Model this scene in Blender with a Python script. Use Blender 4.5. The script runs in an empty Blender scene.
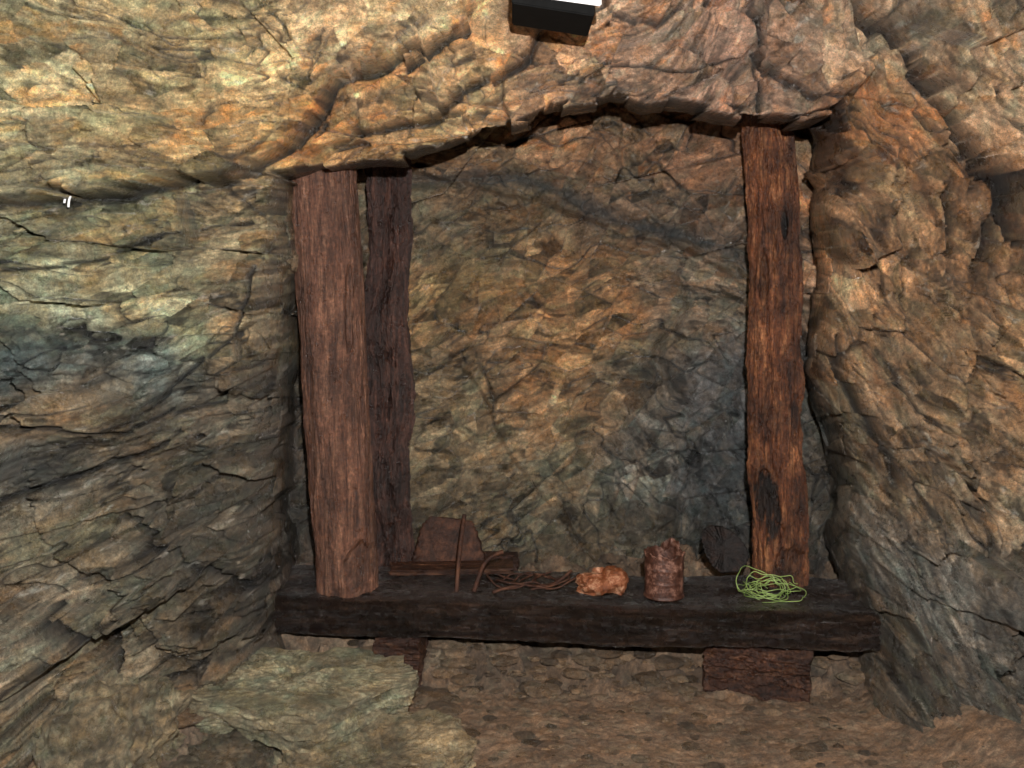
import bpy, math, random
import numpy as np
from mathutils import Vector

F=995.0; CZ=1.3; HV=265.0
scene=bpy.context.scene
scene.view_settings.view_transform='Standard'
scene.view_settings.look='None'
rng=np.random.RandomState(7)

# ---------------------------------------------------------------- noise
PERM=rng.permutation(256); PERM=np.concatenate([PERM,PERM,PERM]).astype(np.int32)
G=rng.normal(size=(256,3)); G/=np.linalg.norm(G,axis=1)[:,None]; G=G.astype(np.float32)
f32=np.float32
def perlin(x,y,z,seed=0):
    x=np.asarray(x,f32)+f32((seed*17.13)%256); y=np.asarray(y,f32)+f32((seed*5.71)%256); z=np.asarray(z,f32)+f32((seed*9.37)%256)
    x,y,z=np.broadcast_arrays(x,y,z)
    xi=np.floor(x);yi=np.floor(y);zi=np.floor(z)
    xf=x-xi;yf=y-yi;zf=z-zi
    xi=xi.astype(np.int32)&255;yi=yi.astype(np.int32)&255;zi=zi.astype(np.int32)&255
    u=xf*xf*xf*(xf*(xf*6-15)+10);v=yf*yf*yf*(yf*(yf*6-15)+10);w=zf*zf*zf*(zf*(zf*6-15)+10)
    def g(a,b,c):
        h=PERM[PERM[PERM[(xi+a)&255]+((yi+b)&255)]+((zi+c)&255)]
        gg=G[h]
        return gg[...,0]*(xf-a)+gg[...,1]*(yf-b)+gg[...,2]*(zf-c)
    def L(a,b,t): return a+(b-a)*t
    return f32(1.6)*L(L(L(g(0,0,0),g(1,0,0),u),L(g(0,1,0),g(1,1,0),u),v),
             L(L(g(0,0,1),g(1,0,1),u),L(g(0,1,1),g(1,1,1),u),v),w)
def fbm(x,y,z,o=4,seed=0,gain=.5):
    r=0;a=1.;f=1.;n=0
    for i in range(o):
        r=r+a*perlin(np.asarray(x)*f,np.asarray(y)*f,np.asarray(z)*f,seed+i*3.1);n+=a;a*=gain;f*=2.03
    return r/n
def sst(a,b,x):
    t=np.clip((x-a)/(b-a),0,1);return t*t*(3-2*t)
def cells(px,pz,scale,seed):
    px=px/scale+seed*3.7;pz=pz/scale+seed*1.9
    ix=np.floor(px);iz=np.floor(pz)
    f1=np.full(px.shape,9.);f2=f1.copy();r=[np.zeros(px.shape) for _ in range(5)]
    T=np.random.RandomState(int(seed*10)+1).rand(256,5)
    for a in (-1,0,1):
        for b in (-1,0,1):
            cx=ix+a;cz=iz+b
            h=PERM[PERM[cx.astype(np.int64)&255]+(cz.astype(np.int64)&255)]
            t=T[h]
            dx=px-(cx+t[...,0]);dz=pz-(cz+t[...,1])
            d=np.sqrt(dx*dx+dz*dz)
            m=d<f1
            f2=np.where(m,f1,np.minimum(f2,d));f1=np.where(m,d,f1)
            for k,val in enumerate((dx,dz,t[...,2],t[...,3],t[...,4])):
                r[k]=np.where(m,val,r[k])
    return f1,f2,r
def facet(px,pz,scale,seed,slope=.5,step=.25):
    f1,f2,r=cells(px,pz,scale,seed)
    h=scale*(step*(r[2]-.5)+slope*((r[3]-.5)*r[0]+(r[4]-.5)*r[1])*2)
    return h,f2-f1,r[2]
def segdist(x,z,a,b):
    ax,az=a;bx,bz=b;dx=bx-ax;dz=bz-az;L2=dx*dx+dz*dz+1e-12
    t=np.clip(((x-ax)*dx+(z-az)*dz)/L2,0,1)
    return np.hypot(x-ax-t*dx,z-az-t*dz),t
def polydist(x,z,P,closed=False):
    d=np.full(x.shape,9.)
    n=len(P)
    for i in range(n if closed else n-1):
        dd,_=segdist(x,z,P[i],P[(i+1)%n]);d=np.minimum(d,dd)
    return d
def sdf(x,z,P):   # positive inside
    d=polydist(x,z,P,True);ins=np.zeros(x.shape,bool);n=len(P)
    for i in range(n):
        ax,az=P[i];bx,bz=P[(i+1)%n]
        if az==bz: continue
        c=((az>z)!=(bz>z))&(x<(bx-ax)*(z-az)/(bz-az)+ax)
        ins^=c
    return np.where(ins,d,-d)
def lin(c):
    c=np.asarray(c,float)/255.
    return np.where(c<=.04045,c/12.92,((c+.055)/1.055)**2.4)

# ---------------------------------------------------------------- mesh helpers
def new_obj(name,verts,faces,mat=None,smooth=False,parent=None):
    me=bpy.data.meshes.new(name)
    me.from_pydata([tuple(v) for v in verts],[],faces)
    me.update()
    if smooth:
        me.polygons.foreach_set('use_smooth',[True]*len(me.polygons))
    ob=bpy.data.objects.new(name,me);scene.collection.objects.link(ob)
    if mat: me.materials.append(mat)
    if parent: ob.parent=parent
    return ob
def setcol(me,c3):
    a=me.color_attributes.new('Col','FLOAT_COLOR','POINT')
    c=np.ones((len(me.vertices),4),np.float32);c[:,:3]=c3
    a.data.foreach_set('color',c.ravel())
def grid_obj(name,X,Y,Z,mat,cols=None,flip=False):
    nz,nx=X.shape
    me=bpy.data.meshes.new(name)
    co=np.stack([X,Y,Z],-1).reshape(-1,3).astype(np.float32)
    idx=np.arange(nz*nx).reshape(nz,nx)
    q=np.stack([idx[:-1,:-1],idx[:-1,1:],idx[1:,1:],idx[1:,:-1]],-1).reshape(-1,4)
    if flip:q=q[:,::-1]
    me.vertices.add(len(co));me.vertices.foreach_set('co',co.ravel())
    me.loops.add(q.size);me.loops.foreach_set('vertex_index',q.ravel().astype(np.int32))
    me.polygons.add(len(q));me.polygons.foreach_set('loop_start',(np.arange(len(q))*4).astype(np.int32))
    me.update(calc_edges=True)
    if cols is not None: setcol(me,cols.reshape(-1,3))
    me.materials.append(mat)
    ob=bpy.data.objects.new(name,me);scene.collection.objects.link(ob)
    return ob

# ---------------------------------------------------------------- materials
def nodes(name):
    m=bpy.data.materials.new(name);m.use_nodes=True
    nt=m.node_tree;b=nt.nodes['Principled BSDF'];return m,nt,b
def ramp(nt,src,stops):
    r=nt.nodes.new('ShaderNodeValToRGB');e=r.color_ramp.elements
    while len(e)<len(stops):e.new(.5)
    for i,(p,c) in enumerate(stops):
        e[i].position=p
        e[i].color=(c,c,c,1) if not hasattr(c,'__len__') else (*c[:3],1)
    nt.links.new(src,r.inputs['Fac']);return r.outputs['Color']
def mix(nt,a,b,f,mode='MIX'):
    m=nt.nodes.new('ShaderNodeMix');m.data_type='RGBA';m.blend_type=mode
    for s,v in ((m.inputs[6],a),(m.inputs[7],b),(m.inputs[0],f)):
        if hasattr(v,'is_output'): nt.links.new(v,s)
        else: s.default_value=v if not hasattr(v,'__len__') else (*v[:3],1)
    return m.outputs[2]
def noise(nt,scale,detail=6,rough=.6,vec=None,dist=0):
    n=nt.nodes.new('ShaderNodeTexNoise');n.inputs['Scale'].default_value=scale
    n.inputs['Detail'].default_value=detail;n.inputs['Roughness'].default_value=rough
    n.inputs['Distortion'].default_value=dist
    if vec is None:
        tc=nt.nodes.new('ShaderNodeTexCoord');vec=tc.outputs['Object']
    nt.links.new(vec,n.inputs['Vector']);return n.outputs[0]
def mapped(nt,sc,rot=(0,0,0)):
    tc=nt.nodes.new('ShaderNodeTexCoord');mp=nt.nodes.new('ShaderNodeMapping')
    mp.inputs['Scale'].default_value=sc;mp.inputs['Rotation'].default_value=rot
    nt.links.new(tc.outputs['Object'],mp.inputs['Vector']);return mp.outputs[0]
def bump(nt,b,h,dist,st=1.):
    n=nt.nodes.new('ShaderNodeBump');n.inputs['Distance'].default_value=dist;n.inputs['Strength'].default_value=st
    nt.links.new(h,n.inputs['Height']);nt.links.new(n.outputs[0],b.inputs['Normal']);return n

def rock_mat(name,rough=(.18,.52),bd=.018):
    m,nt,b=nodes(name)
    at=nt.nodes.new('ShaderNodeAttribute');at.attribute_name='Col'
    g=ramp(nt,noise(nt,60,12,.8),[(.37,.45),(.5,1.),(.63,1.7)])
    c=mix(nt,at.outputs['Color'],g,.85,'MULTIPLY')
    g2=ramp(nt,noise(nt,230,3,.6),[(.35,.65),(.5,1.),(.66,1.5)])
    c=mix(nt,c,g2,.7,'MULTIPLY')
    hue=ramp(nt,noise(nt,16,8,.75),[(.38,(1.10,.98,.82)),(.5,(1,1,1)),(.62,(.86,1.01,1.04))])
    c=mix(nt,c,hue,.9,'MULTIPLY')
    nt.links.new(c,b.inputs['Base Color'])
    r=ramp(nt,noise(nt,14,8,.7),[(.42,rough[0]),(.58,rough[1])])
    nt.links.new(r,b.inputs['Roughness'])
    b.inputs['Specular IOR Level'].default_value=.8
    bump(nt,b,noise(nt,50,12,.78),bd,1.)
    return m
ROCK=rock_mat('rock');FLOORM=rock_mat('dirt',(.45,.85),.014)

def wood_mat(name,dark,mid,light,axis=2,wet=.5,black=.35,spots=(.55,.62),bd=.012,fine=90,stretch=2.2,spec=.5,coat=0):
    m,nt,b=nodes(name)
    sc=[38,38,38];sc[axis]=stretch
    g=noise(nt,1.6,10,.75,mapped(nt,sc),.4)
    c=ramp(nt,g,[(.36,dark),(.5,mid),(.66,light)])
    pt=ramp(nt,noise(nt,6,8,.7),[(spots[0]-.12,0.),(spots[1],1.)])
    c=mix(nt,c,[d*.35 for d in dark],mix(nt,(0,0,0),pt,black))
    sc2=[12,12,12];sc2[axis]=5
    g4=ramp(nt,noise(nt,1.,8,.7,mapped(nt,sc2)),[(.38,.5),(.5,1.),(.62,1.45)])
    c=mix(nt,c,g4,.8,'MULTIPLY')
    g3=ramp(nt,noise(nt,fine,6,.8),[(.36,.4),(.5,.95),(.64,1.8)])
    c=mix(nt,c,g3,.8,'MULTIPLY')
    at=nt.nodes.new('ShaderNodeAttribute');at.attribute_name='Col'
    c=mix(nt,c,at.outputs['Color'],1.,'MULTIPLY')
    nt.links.new(c,b.inputs['Base Color'])
    r=ramp(nt,noise(nt,30,5,.7),[(.35,wet*.55),(.65,min(1,wet*1.5))])
    nt.links.new(r,b.inputs['Roughness'])
    b.inputs['Specular IOR Level'].default_value=spec
    h=mix(nt,g,noise(nt,80,8,.8),.5)
    bn_=bump(nt,b,h,bd,1.)
    if coat:
        b.inputs['Coat Weight'].default_value=coat;b.inputs['Coat Roughness'].default_value=.22
        nt.links.new(bn_.outputs[0],b.inputs['Coat Normal'])
    return m
W_LEFT=wood_mat('wood_brown',lin((60,35,25)),lin((100,64,47)),lin((146,104,80)),2,.40,.4,stretch=4,spec=.6)
W_DARK=wood_mat('wood_dark',lin((30,16,12)),lin((56,32,24)),lin((106,70,56)),2,.40,.5,spec=.6)
W_RED=wood_mat('wood_red',lin((54,27,15)),lin((116,66,38)),lin((176,120,78)),2,.4,.75,(.5,.6),stretch=4)
W_BEAM=wood_mat('wood_beam_wet',lin((24,14,10)),lin((48,31,23)),lin((100,77,62)),0,.26,.5,(.55,.62),.10,140,spec=1.,coat=1.)
W_BLOCK=wood_mat('wood_block',lin((34,18,12)),lin((68,40,27)),lin((108,74,52)),0,.4,.5,stretch=8)
def rust_mat(name,a,b_,c_,rough=.5,metal=.2,scale=25,bd=.008):
    m,nt,b=nodes(name)
    c=ramp(nt,noise(nt,scale,10,.8),[(.36,a),(.5,b_),(.64,c_)])
    nt.links.new(c,b.inputs['Base Color']);b.inputs['Roughness'].default_value=rough
    b.inputs['Metallic'].default_value=metal
    bump(nt,b,noise(nt,scale*3,8,.7),bd,.9);return m
RUST=rust_mat('rust',lin((26,13,8)),lin((66,37,24)),lin((112,72,48)))
RUSTD=rust_mat('rust_dark',lin((24,13,9)),lin((60,34,22)),lin((100,62,42)))
IRON=rust_mat('iron_black',lin((10,7,6)),lin((24,15,12)),lin((48,30,22)),.5,.1)
COPPER=rust_mat('rust_orange',lin((80,40,20)),lin((150,88,54)),lin((240,195,160)),.28,.3,24)
CANM=rust_mat('rust_can',lin((36,19,13)),lin((80,48,36)),lin((165,122,104)),.45,.1,22,.004)
m,nt,b=nodes('green_wire')
nt.links.new(ramp(nt,noise(nt,20,3),[(.3,lin((80,105,45))),(.7,lin((170,195,115)))]),b.inputs['Base Color'])
b.inputs['Roughness'].default_value=.35;GREEN=m
m,nt,b=nodes('white_panel');nt.links.new(ramp(nt,noise(nt,20,3),[(.3,.8),(.7,.95)]),b.inputs['Base Color']);WHITE=m
m,nt,b=nodes('shadow_black');nt.links.new(ramp(nt,noise(nt,30,4),[(.3,.003),(.7,.007)]),b.inputs['Base Color']);b.inputs['Roughness'].default_value=.9;b.inputs['Specular IOR Level'].default_value=.15;BLACK=m  # near-black colour imitating the shadow behind the ceiling panel

# ---------------------------------------------------------------- rock wall
def mx(a): return .5*(a+np.sqrt(a*a+.0016))
def yfront(x,z):
    y=2.85-.9*mx(-x-.70)-.7*mx(x-1.02)-.75*mx(z-1.74)
    y=y-1.6*mx(-x-1.55)-1.8*mx(x-1.6)-2.2*mx(z-2.1)
    y=y-.12*sst(.75,.05,z)*mx(-x-.45)
    return y
def W(u,v):
    y=2.85
    for _ in range(60):
        x=(u-512)*y/F;z=CZ-(v-HV)*y/F;y=.5*y+.5*float(yfront(x,z))
    return ((u-512)*y/F,CZ-(v-HV)*y/F)
def WL(L): return [W(u,v) for u,v in L]
def NR(L): return [((u-512)*2.85/F,CZ-(v-HV)*2.85/F) for u,v in L]

xs=np.concatenate([np.linspace(-2.5,-1.36,90,endpoint=False),np.arange(-1.36,1.44,.0028),np.linspace(1.44,2.5,90)])
zs=np.concatenate([np.linspace(-.25,-.06,12,endpoint=False),np.arange(-.06,2.08,.0028),np.linspace(2.08,2.95,80)])
X0,Z0=np.meshgrid(xs,zs)
_,_,ca_=cells(X0+.02*fbm(X0*8,Z0*8,0,2,7),Z0*1.2,.10,6)
jx=.024*(ca_[2]-.5)+.4*((ca_[3]-.5)*ca_[0]*.10)
jz=.034*(ca_[4]-.5)+.4*((ca_[4]-.5)*ca_[1]*.10)
Xw=X0+.016*fbm(X0*7,Z0*7,0,2,1)+jx
Zw=Z0+.018*fbm(X0*7,Z0*7,3,2,4)+jz

opening=WL([(290,900),(270,720),(240,660),(240,600),(245,540),(250,470),(246,400),(256,330),(268,260),(266,205),(276,170),
 (345,158),(410,154),(470,134),(520,114),(575,94),(612,88),(650,102),(700,102),(748,112),(792,118),(822,112),(836,150),(866,172),
 (852,205),(860,260),(852,320),(847,378),(873,430),(892,490),(882,540),(900,600),(908,680),(908,900)])
D=sdf(Xw,Zw,opening)
wl=sst(-.45,-.62,X0);wr=sst(.75,.95,X0)
width=.024+.12*wl*sst(1.6,1.4,Z0)+.15*wr*sst(1.7,1.5,Z0)
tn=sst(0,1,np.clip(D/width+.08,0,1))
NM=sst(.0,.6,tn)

big1=fbm(X0*2,Z0*2,0,3,8);big2=fbm(X0*2.5,Z0*2.5,0,3,10)
Sl=Z0-.16*X0+.07*np.sin(2.4*X0+1.)+.16*big1
Sr=.88*X0+.47*Z0+.16*big1
cx,cz=.12,.45
Sn=np.sqrt(((X0-cx)/1.3)**2+(Z0-cz)**2+.04)+.16*big2
mr=sst(.45,.95,X0+.25*(Z0-1.7))
S2=Sl*(1-mr)+Sr*mr+.006*fbm(X0*9,Z0*9,0,3,12)
SS=np.where(NM>.5,Sn+.008*fbm(X0*9,Z0*9,0,3,12),S2)
reg=np.where(NM>.5,2,np.where(mr+.25*big2>.5,1,0))
ANG=np.array([.14,-1.08,.45])[reg]
wA=.012*fbm(X0*4,Z0*4,2,3,14);wB=.012*fbm(X0*4,Z0*4,8,3,15)
def FTS(a):
    A_=ANG+a;return X0*np.cos(A_)+Z0*np.sin(A_)+wA,-X0*np.sin(A_)+Z0*np.cos(A_)+wB

Yf=yfront(X0,Z0)
def slab(poly,off,w=.014):
    d=sdf(Xw,Zw,WL(poly));return off*sst(-w*.4,w,d),d
slabs=0
A=[(-400,-300),(520,-300),(500,-20),(484,8),(440,42),(388,78),(348,86),(322,124),(292,150),(240,182),(130,194),(0,204),(-400,220)]
o,dA=slab(A,-.11);slabs=slabs+o*(1-.4*sst(.0,.35,dA))
o,dB=slab([(-400,-300),(640,-300),(600,0),(545,22),(528,62),(490,86),(440,112),(385,132),(335,138),(300,158),(240,186),(0,210),(-400,226)],-.055);slabs=slabs+o
o,dC=slab([(600,-200),(598,24),(650,34),(702,6),(742,14),(764,60),(800,98),(832,100),(872,84),(850,-10),(850,-200)],-.045);slabs=slabs+o
o,dD=slab([(838,-12),(884,40),(926,96),(966,136),(990,176),(1012,246),(1040,320),(1500,330),(1500,-300),(838,-300)],-.075);slabs=slabs+o
o,dE=slab([(832,106),(900,100),(945,170),(940,200),(900,190),(858,168),(838,150)],-.045);slabs=slabs+o
o,dE2=slab([(838,175),(870,180),(905,215),(935,290),(920,330),(895,280),(860,240)],.04);slabs=slabs+o
o,dG=slab([(0,330),(110,345),(200,360),(235,400),(150,410),(0,400),(-200,400),(-200,330)],.04,.02);slabs=slabs+o
o,dH=slab([(-200,600),(60,590),(110,650),(135,900),(-200,900)],-.08,.03);slabs=slabs+o
o,dI=slab([(845,370),(905,385),(950,450),(1000,520),(1010,620),(1000,800),(890,800),(892,600),(878,540),(890,490),(870,430)],-.045);slabs=slabs+o
o,dJ=slab([(20,470),(70,455),(120,480),(210,560),(250,640),(160,640),(100,580),(40,540)],-.05);slabs=slabs+o
groove=0;dirt=0
for L,w,a in [
 ([(500,0),(440,42),(388,80),(348,90),(322,126),(292,152),(240,183),(130,196),(0,206)],.008,.05),
 ([(540,25),(528,62),(490,86),(440,112),(385,132),(335,140)],.007,.045),
 ([(838,-12),(884,40),(926,96),(966,136),(990,176),(1012,246)],.010,.06),
 ([(742,14),(764,60),(800,98),(832,102)],.005,.03),
 ([(760,60),(757,110)],.005,.03),
 ([(600,20),(650,34),(702,6)],.005,.03),
 ([(905,385),(940,440),(1000,520)],.006,.04),([(985,150),(988,230),(975,280)],.011,.08),([(940,190),(952,250)],.009,.07),
 ([(0,270),(90,262),(170,240),(250,225)],.005,.03),([(0,420),(120,430),(230,395)],.005,.03),
 ([(60,600),(110,650),(130,768)],.008,.05),([(120,520),(200,560),(260,600)],.007,.05),([(0,500),(100,470),(200,440)],.006,.05),
 ([(560,80),(600,60),(680,70),(740,60)],.005,.03),([(150,410),(235,330),(262,260)],.005,.03),([(848,340),(850,380),(880,440),(893,490)],.009,.06)]:
    d=polydist(Xw,Zw,WL(L));groove=groove+a*np.exp(-(d/w)**2);dirt=np.maximum(dirt,np.exp(-(d/(w*1.15))**2))

smoothA=sst(-.02,.10,dA)
block=sst(1.2,.7,Z0)*(1-NM)*sst(-.3,-.7,X0)
amp=(1-.3*smoothA)+.30*block
a1,b1=FTS(.25);f1,e1,r1=facet(a1/1.5,b1,.26,1,.42,.20)
a1,b1=FTS(-.2);f2_,e2,r2=facet(a1/2.0,b1,.115,2,.75,.36)
a1,b1=FTS(.35);f3,e3,r3=facet(a1/2.0,b1,.050,3,.85,.46)
a1,b1=FTS(-.35);f4,e4,r4=facet(a1/1.8,b1,.024,4,.7,.45)
patch=sst(-.12,.2,fbm(X0*3,Z0*3,0,3,31))
patch2=sst(-.05,.25,fbm(X0*4,Z0*4,4,4,32))
def flake(freq,an,levels,seed,sharp=.10):
    q=fbm(X0*freq,Z0*freq*.6,SS*freq*an,5,seed,.5)*levels+.5*(r3-.5)+.5*(r2-.5)
    k=np.floor(q);fr=q-k
    return k+sst(0,sharp,fr)+.25*fr,k
fa,ka=flake(1.6,2.2,8,201);fb,kb=flake(4.5,2.5,5,205)
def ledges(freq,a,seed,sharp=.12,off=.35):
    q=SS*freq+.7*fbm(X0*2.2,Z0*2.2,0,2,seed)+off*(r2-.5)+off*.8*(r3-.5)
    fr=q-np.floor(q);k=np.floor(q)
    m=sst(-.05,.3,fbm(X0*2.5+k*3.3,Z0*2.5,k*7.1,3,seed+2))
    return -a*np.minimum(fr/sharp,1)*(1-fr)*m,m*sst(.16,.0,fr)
l1,q1=ledges(6,.055,60);l2,q2=ledges(15,.020,63);l3,q3=ledges(38,.0085,66,.2,1.5)
cr=fbm(X0*3,Z0*3,SS*6,3,95,.45);cr2=fbm(X0*5,Z0*5,SS*9+9,3,97,.45);cr3=fbm(X0*1.5,Z0*1.5,SS*9+19,3,96,.45)
rc=np.exp(-(cr/.010)**2)*sst(-.05,.2,fbm(X0*2,Z0*2,5,3,98))
rc2=np.exp(-(cr2/.010)**2)*sst(.0,.25,fbm(X0*3,Z0*3,9,3,99))
rc3=np.exp(-(cr3/.012)**2)*sst(-.05,.2,fbm(X0*2.4,Z0*2.4,29,3,94))
eb=np.exp(-(e2/.035)**2)*sst(.0,.3,fbm(X0*3,Z0*3,15,3,93))
rcm=np.maximum(np.maximum(rc,.85*rc2),np.maximum(rc3,.8*eb))
ledamp=np.where(NM>.5,.6,1.)*(1-.35*smoothA)
nearlip=1-.5*np.exp(-(np.abs(D)/.03)**2)
disp=.07*fbm(X0*1.6,Z0*1.6,0,3,30)+amp*(.9*f1+.95*f2_+nearlip*((.25+.75*patch)*f3+(.05+.6*patch2)*f4))+ledamp*(l1+l2+l3)
disp=disp-(.010*fa+.004*fb)*(.55+.45*amp)+.028*rcm
Yn=3.72-.28*((X0-.12)/.8)**2
arc=NR([(405,185),(470,178),(560,195),(640,230),(700,245),(750,265),(800,330),(840,430)])
dn=polydist(Xw,Zw,arc)
Yn=Yn+.05*np.exp(-(dn/.02)**2)-.09*sst(.0,.03,Zw-(1.56-.28*(X0+.3)-.15*np.maximum(X0-.4,0)))
sd=sdf(Xw,Zw,NR([(690,285),(750,300),(850,420),(850,700),(660,700),(655,520),(700,430),(650,360)]))
Yn=Yn+.09*sst(-.01,.03,sd)
sd2=sdf(Xw,Zw,NR([(410,340),(470,375),(520,470),(600,560),(640,700),(380,700),(380,340)]))
Yn=Yn-.07*sst(-.005,.012,sd2)
front=Yf+slabs+groove
Y=front*(1-tn)+Yn*tn+disp
fl=1.0-.04*wl-.05*wr
k=np.clip((Y-2.85),0,None)/2.85*tn
Xf=X0*(1+k*fl);Zf=CZ+(Z0-CZ)*(1+k*np.where(Z0>CZ,1.22,1.))

# colour
def shade(pts,X,Z,sig):
    acc=np.zeros(X.shape+(3,));ws=np.zeros(X.shape)
    for x,z,c,s in pts:
        w=np.exp(-((X-x)**2+(Z-z)**2)/(2*(sig*s)**2))+1e-9
        acc+=w[...,None]*np.asarray(c);ws+=w
    return acc/ws[...,None]
K=1.10
def desat(c,f=.06):
    c=np.asarray(c,float);l_=c@[.3,.59,.11];return c*(1-f)+l_*f
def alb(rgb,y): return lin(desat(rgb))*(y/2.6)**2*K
fp=[((20,20),(176,154,116),1),((150,40),(168,150,112),1),((60,130),(182,164,124),1),((240,60),(182,154,110),1),((350,30),(186,152,112),1),((200,130),(174,144,100),1),((430,10),(176,150,112),1),
((400,110),(160,124,84),.7),((470,70),(168,130,90),.7),((330,140),(150,114,74),.6),((560,60),(152,116,86),.8),((650,60),(152,120,96),1),((720,60),(144,110,90),1),((800,40),(140,110,88),1),
((900,30),(150,124,98),1),((990,60),(162,130,100),1),((870,130),(148,98,60),.8),((960,220),(124,90,62),.9),((900,250),(136,102,72),1),((900,340),(126,96,68),1),((990,380),(134,104,74),1),
((930,420),(114,92,70),1),((980,500),(116,96,74),1),((940,600),(94,88,80),1),((1000,660),(90,82,72),1),((880,650),(78,68,56),.8),
((30,240),(150,142,110),.8),((140,240),(136,128,98),.8),((230,230),(120,104,78),.7),((40,300),(142,140,112),.8),((150,300),(150,142,110),.8),((240,300),(118,102,78),.7),
((40,360),(78,88,88),.7),((140,370),(90,94,88),.6),((60,410),(120,100,74),.6),((210,420),(86,76,62),.8),((120,450),(102,90,72),.8),((30,470),(84,82,74),.7),
((60,530),(108,96,76),.8),((180,520),(80,72,60),.8),((230,600),(76,66,52),.8),((40,610),(118,106,88),.8),((120,640),(104,92,74),.8),((60,720),(120,106,84),.8),((200,700),(94,82,66),.8)]
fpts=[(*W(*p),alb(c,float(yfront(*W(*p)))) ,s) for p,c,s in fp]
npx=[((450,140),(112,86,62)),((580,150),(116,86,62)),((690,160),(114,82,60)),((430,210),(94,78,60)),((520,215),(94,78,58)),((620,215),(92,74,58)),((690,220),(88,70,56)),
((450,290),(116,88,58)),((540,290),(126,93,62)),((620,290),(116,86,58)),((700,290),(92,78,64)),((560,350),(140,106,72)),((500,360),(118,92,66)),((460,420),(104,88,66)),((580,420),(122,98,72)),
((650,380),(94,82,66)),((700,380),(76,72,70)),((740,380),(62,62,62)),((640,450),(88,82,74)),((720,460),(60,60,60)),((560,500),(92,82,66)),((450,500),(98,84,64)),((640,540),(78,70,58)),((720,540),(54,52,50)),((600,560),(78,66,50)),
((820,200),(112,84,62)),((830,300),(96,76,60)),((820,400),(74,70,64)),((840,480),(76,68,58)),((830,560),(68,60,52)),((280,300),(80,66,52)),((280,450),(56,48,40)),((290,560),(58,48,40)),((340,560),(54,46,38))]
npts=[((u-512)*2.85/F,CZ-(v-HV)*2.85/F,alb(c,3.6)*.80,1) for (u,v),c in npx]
xc=X0+.10*fbm(X0*3,Z0*3,1,5,50,.6)+.06*(r2-.5);zc=Z0+.10*fbm(X0*3,Z0*3,9,5,51,.6)+.06*(r1-.5)
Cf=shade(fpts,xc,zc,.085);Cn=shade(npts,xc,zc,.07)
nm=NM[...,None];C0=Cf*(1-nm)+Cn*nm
SB=SS*8+1.8*r2+1.1*r3;XB=X0*4+1.3*r3;ZB=Z0*4+1.1*r2
def hk(k,s): return perlin(k*.731+s,k*1.37,s*2.1+.5)
M=np.ones(X0.shape+(3,))
M*=np.exp(1.7*fbm(XB,ZB,SB,6,60,.72))[...,None]
M*=np.exp(.8*fbm(X0*8+2*r3,Z0*8,SS*55+2*r2,4,61,.7))[...,None]
M*=(1+.25*(r1-.5)+.45*(r2-.5)+.45*(r3-.5)+.32*(r4-.5)+.2*hk(ka,1)+.2*hk(kb,2))[...,None]
M*=(1-.9*dirt)[...,None]  # darkens the rock colour along the drawn crack lines
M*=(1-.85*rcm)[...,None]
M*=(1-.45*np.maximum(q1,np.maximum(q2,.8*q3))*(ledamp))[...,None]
st=(sst(.08,.34,fbm(XB,ZB,SB*.8+30,5,70,.7))*(.32+.38*sst(1.1,1.7,Z0)))[...,None]
M=M*(1-st)+M*np.array([1.36,.90,.52])*st
gr=sst(-.02,.2,fbm(XB,ZB,SB+60,5,75,.7))[...,None]
M=M*(1-gr*.85)+M*np.array([.72,.87,.88])*gr*.85
dk=sst(.08,.28,fbm(XB*1.3,ZB*1.3,SB*1.6+90,5,80,.72))[...,None]
M=M*(1-dk*.68)
pl=sst(.10,.36,fbm(XB*1.5,ZB*1.5,SB*1.3+130,5,83,.75))[...,None]
M=M*(1+pl*.8)
M/=M.mean()
C=C0*M
qz=sst(.28,.45,fbm(X0*14,Z0*14,SS*30+3,4,85,.7))[...,None]
C=C*(1-qz*.5)+np.array([.5,.45,.38])*qz*.5*(1-.4*nm)
# rusty seepage just below the main ceiling fracture
d=polydist(Xw+.02,Zw+.02,WL([(500,0),(440,42),(388,80),(348,90),(322,126),(292,152)]))
rs=(np.exp(-(d/.022)**2)*.6*(1-dirt))[...,None]
C=C*(1-rs)+C*np.array([1.5,.85,.40])*rs
bn=polydist(X0+.03*fbm(X0*4,Z0*4,0,4,88),Z0+.03*fbm(X0*4,Z0*4,6,4,89),arc)
band=(np.exp(-(bn/.020)**2)*.75*NM)[...,None]
C=C*(1-band)+lin((50,54,56))*1.3*band
lip_shade=(sst(.0,.05,tn)*sst(1.,.95,tn)*(1-wl*sst(1.6,1.4,Z0))*(1-wr*sst(1.7,1.5,Z0)))[...,None]
C=C*(1-.85*lip_shade)  # shadow beneath the arch lip painted into the rock colour
C=np.clip(C,.004,.9)
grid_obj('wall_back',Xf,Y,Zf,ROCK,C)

# ---------------------------------------------------------------- floor
fx=np.arange(-2.4,2.4,.007);fy=np.concatenate([np.linspace(.4,2.3,60,endpoint=False),np.arange(2.3,3.95,.005)])
FX,FY=np.meshgrid(fx,fy)
h=.02*fbm(FX*2,FY*2,0,3,101)+.012*fbm(FX*10,FY*10,0,5,102,.6)+.007*fbm(FX*40,FY*40,0,4,103,.7)
rz=sst(3.0,3.22,FY+.08*fbm(FX*5,FY*5,0,3,104))
h+=.15*rz+.06*sst(3.3,3.7,FY)
FXw=FX+.03*fbm(FX*9,FY*9,0,3,120);FYw=FY+.03*fbm(FX*9,FY*9,5,3,121)
ff,ee,rr=facet(FXw,FYw*1.6,.08,11,.9,.6);fg,eg,rg=facet(FXw,FYw,.028,12,.9,.7)
rub=sst(2.9,3.1,FY)*.9+.9*sst(-.2,-.6,FX)
rub=np.clip(rub,0,1)
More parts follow.
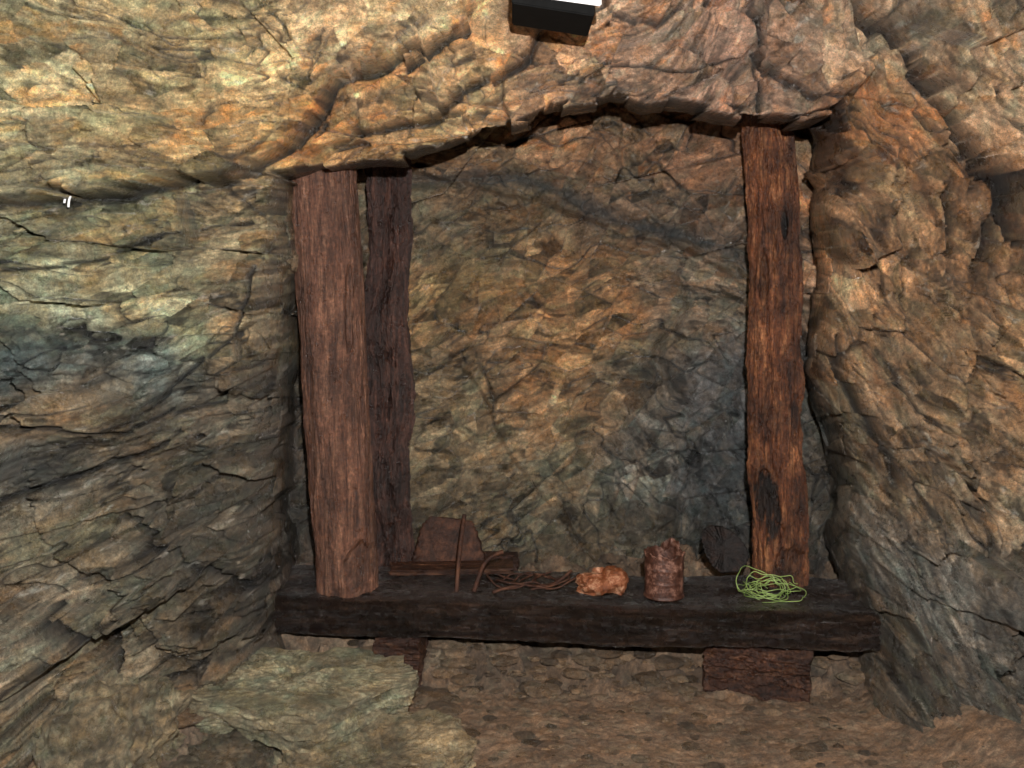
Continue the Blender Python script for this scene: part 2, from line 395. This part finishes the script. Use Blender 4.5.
h+=rub*(ff*.6+fg*.7)+(1-rub)*fg*.03
h+=.16*sst(-.55,-1.1,FX)+.12*sst(1.0,1.3,FX)
FC=np.ones(FX.shape+(3,))*alb((114,90,69),2.9)
FC=FC*(1-.6*rub[...,None])+.6*rub[...,None]*alb((66,55,43),3)
FM=np.exp(1.5*fbm(FX*7,FY*7,0,6,110,.78))[...,None]*(1+.6*(rr-.5)*rub+.6*(rg-.5)*rub)[...,None]
FC*=FM/FM.mean()
grid_obj('floor',FX,FY,h,FLOORM,np.clip(FC,.01,.9))

# ---------------------------------------------------------------- rocks
def rockmesh(scale,seed,planes=14,sub=5,rot=0,noise_amp=.03,flat=None):
    import bmesh
    r=np.random.RandomState(seed)
    bm=bmesh.new();bmesh.ops.create_icosphere(bm,subdivisions=sub,radius=1)
    V=np.array([v.co[:] for v in bm.verts]);Fc=[[v.index for v in f.verts] for f in bm.faces];bm.free()
    N=r.normal(size=(planes,3));
    if flat: N[:,2]*=.12
    N/=np.linalg.norm(N,axis=1)[:,None];H=.75+.25*r.rand(planes)
    if flat:
        N=np.vstack([N,[0,0,1],[0,0,-1],[.1,-.1,.99]]);H=np.append(H,[flat,flat,flat*.97])
    dots=V@N.T
    R=np.where(dots>.05,H/np.maximum(dots,.05),9).min(1)
    R=np.minimum(R,1.45)
    P=V*R[:,None]
    P=P*np.asarray(scale)
    n=fbm(P[:,0]*9+seed,P[:,1]*9,P[:,2]*40,5,seed%9+.5,.6)
    n2=np.floor(fbm(P[:,0]*6+seed,P[:,1]*6,P[:,2]*6,4,seed%7+.5,.6)*8)*.2
    P=P+V*((n+n2)*noise_amp)[:,None]
    c,s=math.cos(rot),math.sin(rot)
    P=np.stack([P[:,0]*c-P[:,1]*s,P[:,0]*s+P[:,1]*c,P[:,2]],1)
    return P,Fc
def addrock(name,loc,scale,seed,col,rot=0,tilt=(0,0),flat=None,na=.03,sub=6,planes=14):
    P,Fc=rockmesh(scale,seed,planes,sub,rot,na,flat)
    P[:,2]+=P[:,0]*tilt[0]+P[:,1]*tilt[1]
    P+=np.asarray(loc)
    ob=new_obj(name,P,Fc,ROCK)
    base=np.asarray(col)
    v=np.exp(2.4*fbm(P[:,0]*6,P[:,1]*6,P[:,2]*40,6,33,.78))
    gq=sst(-.05,.2,fbm(P[:,0]*5,P[:,1]*5,P[:,2]*20,4,37,.7))[:,None]
    cc=base*v[:,None];cc=cc*(1-gq*.8)+cc*np.array([.74,.86,.86])*gq*.8
    setcol(ob.data,np.clip(cc,.005,.9))
    return ob
addrock('rock_slab',(-.63,2.74,.135),(.40,.19,.125),24,alb((136,124,98),2.6),.03,(.03,-.02),.45,.035,planes=9)
addrock('rock_slab.001',(-.40,2.53,.0),(.30,.20,.14),5,alb((128,112,86),2.6),-.2,(.04,.0),.7,.035)
addrock('rock_slab.002',(-.80,2.54,.0),(.24,.22,.12),8,alb((92,79,62),2.6),.5,(.0,.05),.7,.035)
addrock('boulder',(-1.06,2.48,.04),(.28,.25,.26),9,alb((126,112,88),2.4),.4,(0,.2),None,.06)
addrock('boulder.001',(-1.0,2.80,.12),(.22,.2,.2),14,alb((96,84,66),2.6),.4,(0,.1),None,.06)
allv=[];allf=[];allc=[];off=0
pr=np.random.RandomState(3)
base=[rockmesh((1,1,.6),100+i,10,2,0,.0) for i in range(8)]
for i in range(900):
    if i<380: x=pr.uniform(-.5,1.15);y=3.0+abs(pr.normal(0,.10))
    elif i<540: x=pr.uniform(-1.,-.1);y=pr.uniform(2.5,3.1)
    else: x=pr.uniform(-.3,1.2);y=pr.uniform(2.45,3.05)
    if .55<x<.95 and 2.93<y<3.2: continue
    ix=min(len(fx)-1,int((x+2.4)/.007));iy=int(np.searchsorted(fy,y))
    z=h[iy,ix]
    s=pr.gamma(2,.0065)+.003
    if i>=540:s*=.45
    s=min(s,.038)
    P,Fc=base[pr.randint(8)]
    a=pr.rand()*6.28;c_,s_=math.cos(a),math.sin(a)
    Q=np.stack([(P[:,0]*c_-P[:,1]*s_)*s*1.4,(P[:,0]*s_+P[:,1]*c_)*s,P[:,2]*s*.8],1)+[x,y,z+s*.1]
    allv.append(Q);allf+= [[q+off for q in f] for f in Fc];off+=len(Q)
    allc.append(np.tile(alb((98,80,62),2.9)*(.4+pr.rand()*1.3),(len(Q),1)))
g=new_obj('gravel',np.vstack(allv),allf,ROCK)
setcol(g.data,np.vstack(allc))

# ---------------------------------------------------------------- timbers
def timber(name,p0,p1,prof,mat,n=200,m=160,groove=.004,wob=.01,seed=1,parent=None,endcut=0,chip=0,dark=(),rugged=0):
    p0=np.array(p0,float);p1=np.array(p1,float);d=p1-p0;L=np.linalg.norm(d);d/=L
    if abs(d[2])>.7: e1=np.array([1.,0,0])
    else: e1=np.array([0,1.,0])
    e1=e1-d*(e1@d);e1/=np.linalg.norm(e1);e2=np.cross(d,e1)
    th=np.linspace(0,2*np.pi,m,endpoint=False);tt=np.linspace(0,1,n)
    TH,TT=np.meshgrid(th,tt)
    A_,B_=prof(TH,TT)
    ct,sn=np.cos(TH),np.sin(TH)
    g1=fbm(ct*7,sn*7,TT*L*1.8,5,seed,.7);g2=fbm(ct*20,sn*20,TT*L*5,4,seed+5,.7)
    rr_=wob*1.4*fbm(ct*1.2,sn*1.2,TT*L*3.5,3,seed+9)+groove*(-np.abs(g1)*1.6+1.3*g2)
    rr_=rr_+rugged*fbm(ct*2.5,sn*2.5,TT*L*12,5,seed+15,.65)
    if chip: rr_=rr_-chip*sst(.12,.3,fbm(ct*2,sn*2,TT*L*6,5,seed+13,.6))
    rad=np.sqrt(A_**2+B_**2)+1e-9
    A_=A_*(1+rr_/rad);B_=B_*(1+rr_/rad)
    wbx=wob*fbm(TT*L*2,0,0,2,seed+20)*1.6;wby=wob*fbm(TT*L*2,5,0,2,seed+21)*1.2
    along=TT*L+endcut*fbm(ct*3,sn*3,0,3,seed+30)*((TT<.02)|(TT>.98))
    P=p0+along[...,None]*d+(A_+wbx)[...,None]*e1+(B_+wby)[...,None]*e2
    for (x,z,rx,rz_,a) in dark:
        q=((P[...,0]-x)/rx)**2+((P[...,2]-z)/rz_)**2+.8*fbm(P[...,0]*25,P[...,1]*25,P[...,2]*12,4,2)
        mk=sst(1.,.5,q)*(P[...,1]<p0[1])
        P[...,1]+=mk*.012
    V=P.reshape(-1,3);Fc=[]
    cols=np.ones((len(V),3))
    for (x,z,rx,rz_,a) in dark:
        q=((V[:,0]-x)/rx)**2+((V[:,2]-z)/rz_)**2+2.2*fbm(V[:,0]*30,V[:,1]*30,V[:,2]*9,6,2,.7)
        mk=sst(1.1,.5,q)*(V[:,1]<p0[1]+.02)*a
        cols*=(1-mk)[:,None]
    idx=np.arange(n*m).reshape(n,m)
    for i in range(n-1):
        a=idx[i];b=idx[i+1]
        for j in range(m):
            k2=(j+1)%m;Fc.append((a[j],a[k2],b[k2],b[j]))
    V=list(V)
    for end,row in ((0,idx[0]),(1,idx[-1])):
        prev=list(row);c=np.mean([V[q] for q in row],0)
        for q in (.75,.45,.15):
            cur=[]
            for j in range(m):
                cur.append(len(V));v=c+(V[row[j]]-c)*q+d*(.003*math.sin(q*40+j*.05));V.append(v)
            for j in range(m):
                k2=(j+1)%m;f=(prev[j],prev[k2],cur[k2],cur[j]);Fc.append(f if end else f[::-1])
            prev=cur
        Fc.append(prev if end else prev[::-1])
    ob=new_obj(name,V,Fc,mat,smooth=False,parent=parent)
    cc=np.ones((len(V),3));cc[:len(cols)]=cols
    setcol(ob.data,cc)
    return ob
def circ(r0,r1,ecc=1.):
    return lambda th,t:((r0+(r1-r0)*t)*np.cos(th),(r0+(r1-r0)*t)*np.sin(th)*ecc)
def rect(a,b,pw=9):
    def f(th,t):
        c,s=np.cos(th),np.sin(th)
        r=1/((np.abs(c)**pw+np.abs(s)**pw)**(1/pw))
        return a*c*r,b*s*r
    return f
timber('timber_post',(-.520,3.15,.279),(-.602,3.12,1.72),circ(.096,.110),W_LEFT,340,240,.0025,.006,1,endcut=.01,rugged=.006,
  dark=[(-.47,.37,.05,.08,.4),(-.50,1.15,.012,.16,.35),(-.62,.8,.012,.3,.35)])
timber('timber_post.001',(-.425,3.44,.275),(-.444,3.42,1.76),circ(.073,.071,.8),W_DARK,340,200,.004,.028,4,chip=.02,rugged=.018)
timber('timber_post.002',(.865,3.22,.279),(.836,3.22,1.93),circ(.086,.078),W_RED,340,220,.003,.010,7,chip=.008,rugged=.016,
  dark=[(.815,.55,.035,.13,.93),(.86,1.43,.012,.05,.9),(.90,.80,.02,.10,.5),(.80,1.25,.015,.1,.5),(.88,.36,.05,.06,.5)])
timber('timber_beam',(-.790,3.235,.222),(1.090,3.080,.222),rect(.178,.058,12),W_BEAM,460,280,.003,.008,11,endcut=.02,chip=.006,rugged=.014)
timber('timber_beam.001',(-.60,3.50,.225),(.02,3.51,.230),rect(.08,.045,8),W_DARK,160,140,.004,.01,14,endcut=.02)
timber('wooden_plank',(-.40,3.30,.293),(-.0,3.32,.293),rect(.05,.011,8),W_BLOCK,120,100,.002,.004,15,endcut=.02)
timber('wooden_block',(.60,3.10,.081),(.90,3.03,.076),rect(.09,.081,7),W_BLOCK,140,140,.005,.014,17,endcut=.02,chip=.02,rugged=.03)
timber('wooden_block.001',(-.41,3.14,.078),(-.27,3.12,.078),rect(.09,.086,7),W_BLOCK,80,140,.005,.012,18,endcut=.02,chip=.01,rugged=.015)

# ---------------------------------------------------------------- small finds on the beam
TOP=.281
def tube(name,pts,r,mat,closed=False,parent=None):
    cu=bpy.data.curves.new(name,'CURVE');cu.dimensions='3D';cu.bevel_depth=r;cu.bevel_resolution=3;cu.use_fill_caps=True
    s=cu.splines.new('NURBS');s.points.add(len(pts)-1)
    for p,q in zip(s.points,pts):p.co=(*q,1)
    s.order_u=3;s.use_endpoint_u=not closed;s.use_cyclic_u=closed
    ob=bpy.data.objects.new(name,cu);scene.collection.objects.link(ob);cu.materials.append(mat)
    dg=bpy.context.evaluated_depsgraph_get();me=bpy.data.meshes.new_from_object(ob.evaluated_get(dg))
    bpy.data.objects.remove(ob);o2=bpy.data.objects.new(name,me);scene.collection.objects.link(o2)
    if parent:o2.parent=parent
    return o2
def join(obs,name):
    bpy.ops.object.select_all(action='DESELECT')
    for o in obs:o.select_set(True)
    bpy.context.view_layer.objects.active=obs[0];bpy.ops.object.join();obs[0].name=name;obs[0].data.name=name;return obs[0]

def can(name,c,R,H,mat,lean=0):
    m_=120;zl=np.linspace(0,1,40)
    V=[];Fc=[]
    th=np.linspace(0,2*np.pi,m_,endpoint=False)
    def ring(rad,z,jag=0):
        d=1+.05*fbm(np.cos(th)*1.5,np.sin(th)*1.5,z*8,4,3)
        rr=rad*d
        zz=z+jag*.022*fbm(np.cos(th)*3,np.sin(th)*3,0,3,5)
        i0=len(V)
        for a,b_,z_ in zip(rr*np.cos(th),rr*np.sin(th),zz+0*th):V.append((c[0]+a+lean*z_,c[1]+b_,c[2]+z_))
        return list(range(i0,i0+m_))
    R_=[ring(R*.94,.004)]
    for z in zl:
        rim=1.05 if z<.03 or z>.96 else 1.
        bead=1.02 if abs(z-.35)<.03 or abs(z-.65)<.03 else 1.
        R_.append(ring(R*bead*rim,z*H,z**4))
    for z in zl[::-1]:
        R_.append(ring(R*.95,max(z*H,.006),z**4))
    for a,b_ in zip(R_[:-1],R_[1:]):
        for j in range(m_):
            k_=(j+1)%m_;Fc.append((a[j],a[k_],b_[k_],b_[j]))
    Fc.append(R_[0][::-1]);Fc.append(R_[-1])
    ob=new_obj(name,V,Fc,mat,smooth=True)
    lv=[];lf=[];n=18
    for i in range(n):
        for j in range(n):
            a=(i/(n-1)-.5)*2;b_=(j/(n-1)-.5)*2
            rr=math.sqrt(a*a+b_*b_);q=max(abs(a),abs(b_))/(rr+1e-6) if rr>0 else 1
            a*=q;b_*=q
            x=a*R*.55;zz=(b_+1)*R*.30
            w=.010*math.sin(a*4+1)+.01*b_*b_
            lv.append((c[0]+R*.40+x*.8+zz*.25,c[1]+.045+w-x*.25,c[2]+H*.94+zz*.9+.01*float(perlin(a*3,b_*3,1))))
    for i in range(n-1):
        for j in range(n-1):lf.append((i*n+j,i*n+j+1,(i+1)*n+j+1,(i+1)*n+j))
    l=new_obj('lid',lv,lf,mat);md=l.modifiers.new('s','SOLIDIFY');md.thickness=.002
    return ob,l
o,l=can('tin_can',(.468,3.070,TOP+.001),.060,.134,CANM,.02)
l.parent=o

def crush(name,c,mat):
    n=90;m_=90;V=[];Fc=[]
    for i in range(n):
        t_=i/(n-1)*2-1
        for j in range(m_):
            a=j/m_*2*math.pi
            env=(1-abs(t_)**4)**.5 if abs(t_)<1 else 0.02
            V.append((t_*.078,math.cos(a)*.045*env,math.sin(a)*.036*env*(1+.3*t_)))
    V=np.array(V)
    f,e,r=facet(V[:,0]+V[:,1]*.5,V[:,2]+V[:,1]*.6,.05,5,.5,.15)
    nrm=V/np.linalg.norm(V*[.4,1,1],axis=1)[:,None]
    V=V+nrm*(f*.6+.008*fbm(V[:,0]*30,V[:,1]*30,V[:,2]*30,3,6))[:,None]
    V[:,2]+=.10*V[:,0]
    V[:,2]=np.maximum(V[:,2],-.036)
    V=V+np.array(c)
    for i in range(n-1):
        for j in range(m_):
            k_=(j+1)%m_;Fc.append((i*m_+j,i*m_+k_,(i+1)*m_+k_,(i+1)*m_+j))
    Fc.append(list(range(m_))[::-1]);Fc.append([(n-1)*m_+j for j in range(m_)])
    return new_obj(name,V,Fc,mat)
crush('crushed_can',(.278,3.085,TOP+.038),COPPER)

def plate(name,outline,base,mat,th=.004,lean=.2,curve=.03,yaw=0,seed=1):
    P=outline
    cx_=sum(p[0] for p in P)/len(P);cz_=sum(p[1] for p in P)/len(P)
    O=[]
    for i in range(len(P)):
        a=P[i];b_=P[(i+1)%len(P)]
        for q in range(10):O.append((a[0]+(b_[0]-a[0])*q/10,a[1]+(b_[1]-a[1])*q/10))
    V=[];Fc=[];K_=12;m_=len(O)
    for k_ in range(K_+1):
        s=k_/K_
        for q,(x,z) in enumerate(O):
            xx=cx_+(x-cx_)*s;zz=cz_+(z-cz_)*s
            jx_=.003*math.sin(q*1.7)*s
            y=lean*zz+curve*(((xx-cx_)/.1)**2)+.010*float(perlin(xx*18,zz*18,seed))
            X_=xx+jx_;V.append((base[0]+X_*math.cos(yaw)-y*math.sin(yaw),base[1]+y*math.cos(yaw)+X_*math.sin(yaw),base[2]+max(0,zz)))
    for k_ in range(K_):
        for q in range(m_):
            q2=(q+1)%m_;Fc.append((k_*m_+q,k_*m_+q2,(k_+1)*m_+q2,(k_+1)*m_+q))
    ob=new_obj(name,V,Fc,mat,smooth=True);md=ob.modifiers.new('s','SOLIDIFY');md.thickness=th
    return ob
plate('rusty_shovel_blade',[(-.135,0),(-.12,.05),(-.10,.12),(-.07,.15),(.0,.145),(.075,.13),(.09,.10),(.125,.0)],(-.21,3.365,TOP+.006),RUSTD,.005,.35,.015,0,2)
plate('iron_pan',[(-.025,0),(-.05,.02),(-.072,.06),(-.08,.10),(-.07,.128),(-.04,.14),(0,.135),(.04,.115),(.066,.08),(.07,.045),(.055,.015),(.03,0)],(.715,3.29,TOP+.004),IRON,.006,.45,-.03,.1,5)
tube('iron_spike',[(-.172,3.08,TOP+.006),(-.168,3.11,TOP+.08),(-.160,3.16,TOP+.17),(-.153,3.20,TOP+.215)],.007,RUST)
tube('iron_spike.001',[(-.118,3.08,TOP+.006),(-.10,3.12,TOP+.06),(-.07,3.15,TOP+.10),(-.03,3.17,TOP+.105)],.007,RUST)
pr=random.Random(4);obs=[]
for i in range(5):
    x=.0+i*.035;pts=[]
    a0=pr.uniform(0,6)
    for q in range(12):
        a=a0+q*.5;r=.055+.02*pr.random()
        pts.append((x+.0+r*math.cos(a)*1.2,3.15+r*math.sin(a)*.9,TOP+.006+.035*abs(math.sin(q*.5+i))*(.4+.6*pr.random())))
    obs.append(tube('w',pts,.003,RUST))
obs.append(tube('w',[(-.06,3.08,TOP+.006),(.02,3.12,TOP+.02),(.10,3.10,TOP+.012),(.16,3.16,TOP+.02),(.19,3.16,TOP+.05)],.005,RUST))
join(obs,'rusty_wire')
obs=[]
for i in range(13):
    pts=[];ph=pr.uniform(0,6.28);R0=pr.uniform(.035,.09);tx=pr.uniform(-.6,.6);ty=pr.uniform(-.1,1.3)
    cx_=.785+pr.uniform(-.03,.03);cy_=3.05+pr.uniform(-.015,.015)
    for q in range(16):
        a=ph+q*.32;r=R0*(1+.12*pr.uniform(-1,1))
        x=r*math.cos(a);y=r*math.sin(a)*.65
        pts.append((cx_+x,cy_+y,max(TOP+.004,TOP+.028+tx*x*.5+ty*y*.7+pr.uniform(-.01,.01))))
    obs.append(tube('w',pts,.0011,GREEN))
join(obs,'green_wire_coil')

root=bpy.data.objects.new('ceiling_sign',None);scene.collection.objects.link(root)
def boxo(name,x0,x1,y0,y1,z0,z1,mat,parent,skew=0):
    import bmesh
    bm=bmesh.new();bmesh.ops.create_cube(bm,size=1)
    for v in bm.verts:
        v.co=((x0+x1)/2+v.co.x*(x1-x0),(y0+y1)/2+v.co.y*(y1-y0),(z0+z1)/2+v.co.z*(z1-z0)+skew*v.co.x)
    bmesh.ops.bevel(bm,geom=bm.edges[:],offset=.003,segments=2,affect='EDGES')
    me=bpy.data.meshes.new(name);bm.to_mesh(me);bm.free();me.materials.append(mat)
    o=bpy.data.objects.new(name,me);scene.collection.objects.link(o);o.parent=parent;return o
boxo('panel',.075,.205,2.28,2.29,1.903,2.02,WHITE,root,-.018)
boxo('shadow_block',.0,.19,2.292,2.50,1.888,2.0,BLACK,root,-.03)  # added black box standing in for the shadowed void behind the panel
obs=[]
dx=np.abs(Xf/Y*F+512-67)+np.abs(HV+(CZ-Zf)/Y*F-197)
i_=np.unravel_index(np.argmin(dx),dx.shape);x,y,z=Xf[i_],Y[i_],Zf[i_]
for q in (-.004,.006):
    obs.append(tube('d',[(x+q,y+.004,z+.006),(x+q,y-.006,z),(x+q,y-.007,z-.014-q)],.0028,WHITE))
join(obs,'calcite_drips')

# ---------------------------------------------------------------- light + camera
l=bpy.data.lights.new('camera_flash','POINT');l.energy=445;l.shadow_soft_size=.015;l.color=(1,.99,.97)
o=bpy.data.objects.new('camera_flash',l);scene.collection.objects.link(o);o.location=(.08,-.02,1.60)
w=bpy.data.worlds.new('World');scene.world=w;w.use_nodes=True
w.node_tree.nodes['Background'].inputs[0].default_value=(.8,.85,1,1);w.node_tree.nodes['Background'].inputs[1].default_value=.015

cam=bpy.data.cameras.new('Camera');cam.sensor_width=36;cam.lens=36*F/1024
cam.shift_y=-(384-HV)/1024
co=bpy.data.objects.new('Camera',cam);scene.collection.objects.link(co);co.location=(0,0,CZ);co.rotation_euler=(math.pi/2,0,0)
cam.clip_start=.05
scene.camera=co
